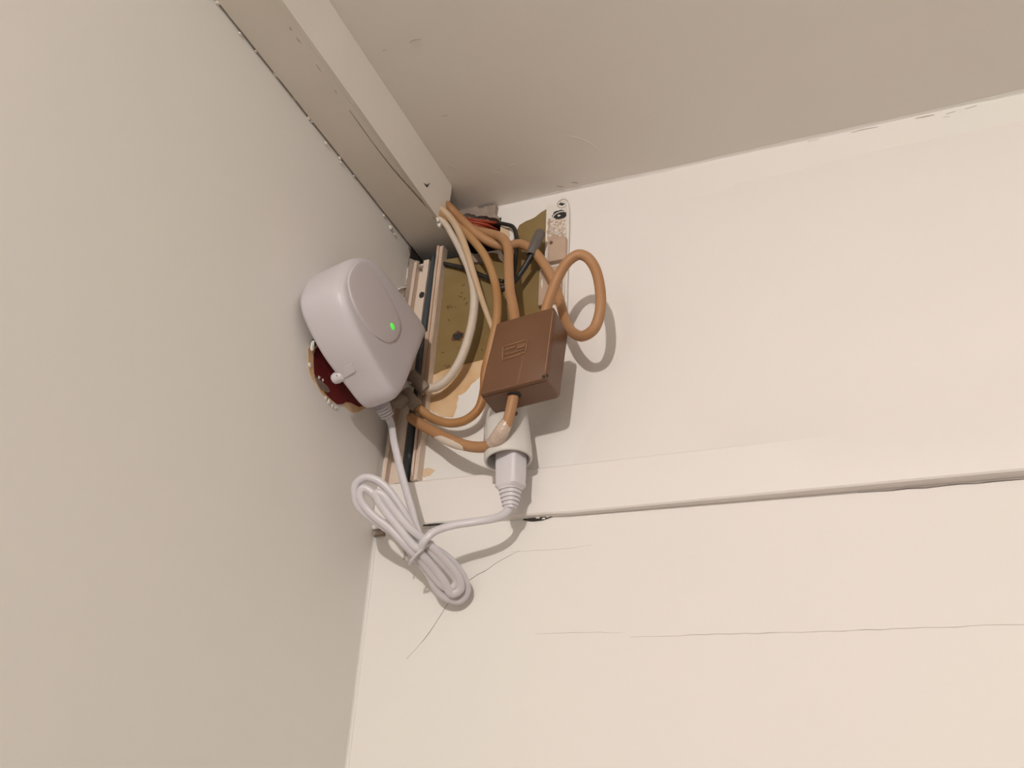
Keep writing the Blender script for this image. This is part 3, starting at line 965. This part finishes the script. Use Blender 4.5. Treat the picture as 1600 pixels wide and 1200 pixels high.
tube('cream_flex', PP([(.030, -.20, 2.388), (.0360, -.06, 2.388), (700, 336, .034), (717, 362, .036), (730, 395, .037), (739, 425, .036), (751, 462, .030), (765, 501, .026), (776, 530, .024)]),
     [.0032] * 4 + [.0031, .0029, .0026, .0024, .0022], M_cream_c, label='thin cream flex running from the trunking down behind the brown box', cat='cable', seg=12, sub=8)
# black and red wires
tube('black_wire', PP([(694, 412, .004), (708, 415, .004), (722, 418, .005), (745, 427, .006), (768, 436, .007), (786, 440, .010)]), .0020, M_black,
     label='black wire crossing the top of the olive patch', cat='wire', group='black wires', seg=10, sub=6)
tube('black_wire', PP([(.088, .02, 2.378), (778, 350, .004), (792, 351, .009), (802, 355, .012), (807, 370, .014), (806, 400, .016), (803, 425, .017), (801, 438, .018)]), .0019, M_black,
     label='black wire bent over from the hole and hanging down beside the tan flex', cat='wire', group='black wires', seg=10, sub=6)
tube('black_wire', PP([(781, 452, .020), (786, 450, .021), (797, 445, .019), (808, 434, .018), (818, 420, .018), (826, 407, .019), (833, 396, .020)]), [.0036, .0032, .0024, .0024, .0026, .0026, .0026], M_black,
     label='thick black wire rising from behind the tan flex into the grey sleeve', cat='wire', group='black wires', seg=10, sub=6)
sl0, sl1 = W(829, 399, .021), W(845, 362, .017)
ax_ = (sl1 - sl0)
sv = thing('grey_sleeve', sl0, 'dark grey rubber sleeve standing open above the olive patch', 'cable sleeve')
lathe('sleeve_tube', sl0, ax_, [(.004, .0030), (0, .0032), (-.0002, .0042), (.001, .0046), (ax_.length * .5, .0046), (ax_.length - .002, .0046), (ax_.length, .0038)], M_grey, sv, seg=18, cap0=False)
lathe('sleeve_mouth', sl0 + ax_.normalized() * .0012, ax_, [(0, .0031), (.001, .0031)], M_dark, sv, seg=14)
for i, (pts, r, lab) in enumerate([
    ([(712, 340, .018), (724, 341, .019), (742, 344, .018), (764, 347, .011), (.094, .012, 2.383), (.092, .045, 2.381)], .0016, 'orange-red wire running uppermost into the dark hole'),
    ([(714, 346, .018), (726, 346, .019), (744, 348, .017), (764, 353, .010), (.090, .015, 2.376), (.088, .045, 2.374)], .0015, 'orange-red wire running in the middle into the dark hole'),
    ([(716, 350, .016), (728, 349, .017), (744, 352, .016), (762, 357, .008), (.084, .015, 2.370), (.082, .045, 2.366)], .0015, 'orange-red wire running lowest into the dark hole')]):
    tube('red_wire', PP(pts), r, M_redw, label=lab, cat='wire', group='red wires in the hole', seg=8, sub=6)

# sleeves and terminal where two flexes end beside the unit
s0, s1 = W(666, 611, .017), W(641, 585, .024)
lathe('grey_sleeve', s0, s1 - s0, [(.001, .0036), (0, .0050), (.0015, .0056), ((s1 - s0).length, .0056), ((s1 - s0).length + .0006, .0044)], M_grey_l, None, seg=18,
      label='upper dusty grey sleeve at the end of the off-white flex', cat='cable sleeve', group='sleeves beside the unit')
s0, s1 = W(653, 638, .021), W(632, 612, .028)
lathe('grey_sleeve', s0, s1 - s0, [(.001, .0036), (0, .0048), (.0015, .0055), ((s1 - s0).length, .0055), ((s1 - s0).length + .0006, .0044)], M_grey_l, None, seg=18,
      label='lower dusty grey sleeve at the end of the amber flex', cat='cable sleeve', group='sleeves beside the unit')
tbk = thing('terminal_block', W(634, 604, .026), 'small dirty white terminal block tucked between the unit and the sleeves', 'terminal block')
c0 = W(637, 603, .020)
bevel(meshobj('block', *box_vf(c0.x - .007, c0.x + .0035, c0.y - .004, c0.y + .006, c0.z - .007, c0.z + .006), M_flake, tbk), .0015)
for i, (px, py) in enumerate([(641, 598), (637, 607)]):
    lump('terminal_screw', W(px, py, .0255), .0016, M_metal, tbk, seed=i, rough=.1)
c1 = W(625, 627, .030)
autosmooth(lump('cable_stub', c1, .0072, M_grey_l, tbk, seed=5, rough=.25, seg=10, rings=8, squash=(1.1, .9, .8)), 60)

# ------------------------------------------------------------------ white trailing socket
sk = thing('trailing_socket', W(797, 660, .035), 'white trailing socket hanging below the brown box', 'socket')
sb = W(794, 721, .034)
sax = Vector((-.13, .13, 1)).normalized()
prof = [(.030, .0150), (.012, .0158), (.001, .0160), (0, .0166), (.0006, .0178), (.002, .0184), (.010, .0184), (.025, .0176), (.040, .0165), (.046, .0150), (.0475, .012)]
lathe('socket_body', sb, sax, prof, M_sock, sk, seg=36, cap0=True, sx=1.0, sy=.92)
ridge = []
for i in range(4):
    a = math.radians(196 + i * 7)
    t_, u_, v_ = frame(sax, (1, 0, 0))
    p0_ = sb + u_ * (math.cos(a) * .0180) + v_ * (math.sin(a) * .0166) + t_ * .018
    p1_ = sb + u_ * (math.cos(a) * .0174) + v_ * (math.sin(a) * .0160) + t_ * .032
    ridge.append(tube_vf([p0_, p1_], [.0006, .0006], seg=6, smoothpath=False))
meshobj('grip_ridges', *join(ridge), M_crackl, sk, smooth=True)
lump('screw', W(806, 646, .050), .0018, mat('brown_screw', lin((110, 82, 58)), .5), sk, seed=1, rough=.1)

# ------------------------------------------------------------------ white power cord with plug
pc = thing('power_cord', W(657, 862, .04), 'white power cord from the unit bundled in a tied coil ending in a plug', 'power cord')


def dco(px, py):
    t = ((px - 560) * 165.0 + (py - 755) * 185.0) / (165.0 ** 2 + 185.0 ** 2)
    return .072 - .028 * t / .58 if t < .58 else max(.0042, .044 - (t - .58) / .42 * .036)


def cp_(lst, off):
    return [W(px, py, dco(px, py) + off) for px, py in lst]


pts = [gq - gax * .004, gq + gax * .006] + PP([(616, 692, .052), (628, 742, .050), (642, 792, .048), (654, 834, .048)])
pts += cp_([(664, 850)], .003)
pts += cp_([(690, 864), (712, 884), (726, 907), (729, 925), (719, 938), (702, 936), (684, 923), (669, 896), (650, 872)], .0)
pts += cp_([(620, 837), (585, 813), (561, 792), (555, 774), (556, 757), (571, 746), (590, 751), (608, 767), (630, 799), (646, 829), (661, 850)], .002)
pts += cp_([(680, 868), (702, 892), (713, 908), (708, 918), (695, 917), (679, 902), (656, 873)], .003)
pts += cp_([(640, 858), (610, 827), (587, 809), (568, 789), (562, 774), (567, 763), (579, 768), (603, 800), (630, 832), (655, 862)], .0045)
pts += cp_([(679, 889), (694, 908), (706, 928), (719, 921), (716, 901), (692, 872), (666, 846)], .004)
pts += cp_([(641, 826), (616, 797), (596, 772), (588, 771), (594, 787), (622, 823), (646, 852), (656, 858)], .006)
pts += [W(662, 846, .054)] + PP([(678, 831, .053), (706, 821, .051), (743, 815, .047), (772, 810, .041), (788, 803, .036), (796, 793, .0335), (797, 784, .033)])
tube('cord', pts, .0031, M_cord, pc, seg=12, sub=7, flat=.68)
# thin wire tie with a hanging tail
tcn = W(658, 864, dco(658, 864) + .002)
tdir = (W(700, 910, .03) - W(620, 822, .05)).normalized()
t_, u_, v_ = frame(tdir, (0, 1, 0))
tube('tie', [tcn + u_ * (.0075 * math.cos(a)) + v_ * (.0112 * math.sin(a)) for a in [2 * math.pi * k / 14 for k in range(14)]], .0011, M_cord, pc, seg=8, sub=4, closed=True,
     label='thin white tie around the coil')
tube('tie_tail', PP([(636, 868, .036), (632, 862, .034), (632, 850, .033), (633, 860, .032), (631, 875, .031)]), .0007, M_metal, pc, seg=6, sub=4)
# plug
plug_t = W(799, 690, .034)
plug_b = W(797, 795, .0325)
pax = plug_b - plug_t
PLn = pax.length
t_, u_, v_ = frame(pax, (math.cos(.32), -math.sin(.32), 0))
secs = [(0, .0200, .0165, .003), (.20, .0200, .0165, .003), (.50, .0195, .0160, .003), (.62, .0190, .0155, .003), (.675, .0205, .0165, .004), (.70, .0190, .0155, .005), (.73, .0150, .0140, .005)]
rings = []
for s, w, h, r in secs:
    rings.append([plug_t + t_ * (PLn * s) + u_ * a + v_ * b for a, b in rrect(w, h, r)])
pl = autosmooth(meshobj('plug', *loft_vf(rings), M_plug, pc), 32)
rings = []
s = .70
sr = []
for i in range(5):
    w = .0166 - .0013 * i
    sr += [(s, w), (s + .038, w), (s + .041, w - .0026), (s + .055, w - .0026)]
    s += .056
sr += [(1.0, .0092), (1.01, .007)]
for s, w in sr:
    rings.append([plug_t + t_ * (PLn * s) + u_ * a + v_ * b for a, b in rrect(w, w * .9, w * .35)])
autosmooth(meshobj('strain_relief', *loft_vf(rings), M_plug, pl), 40)
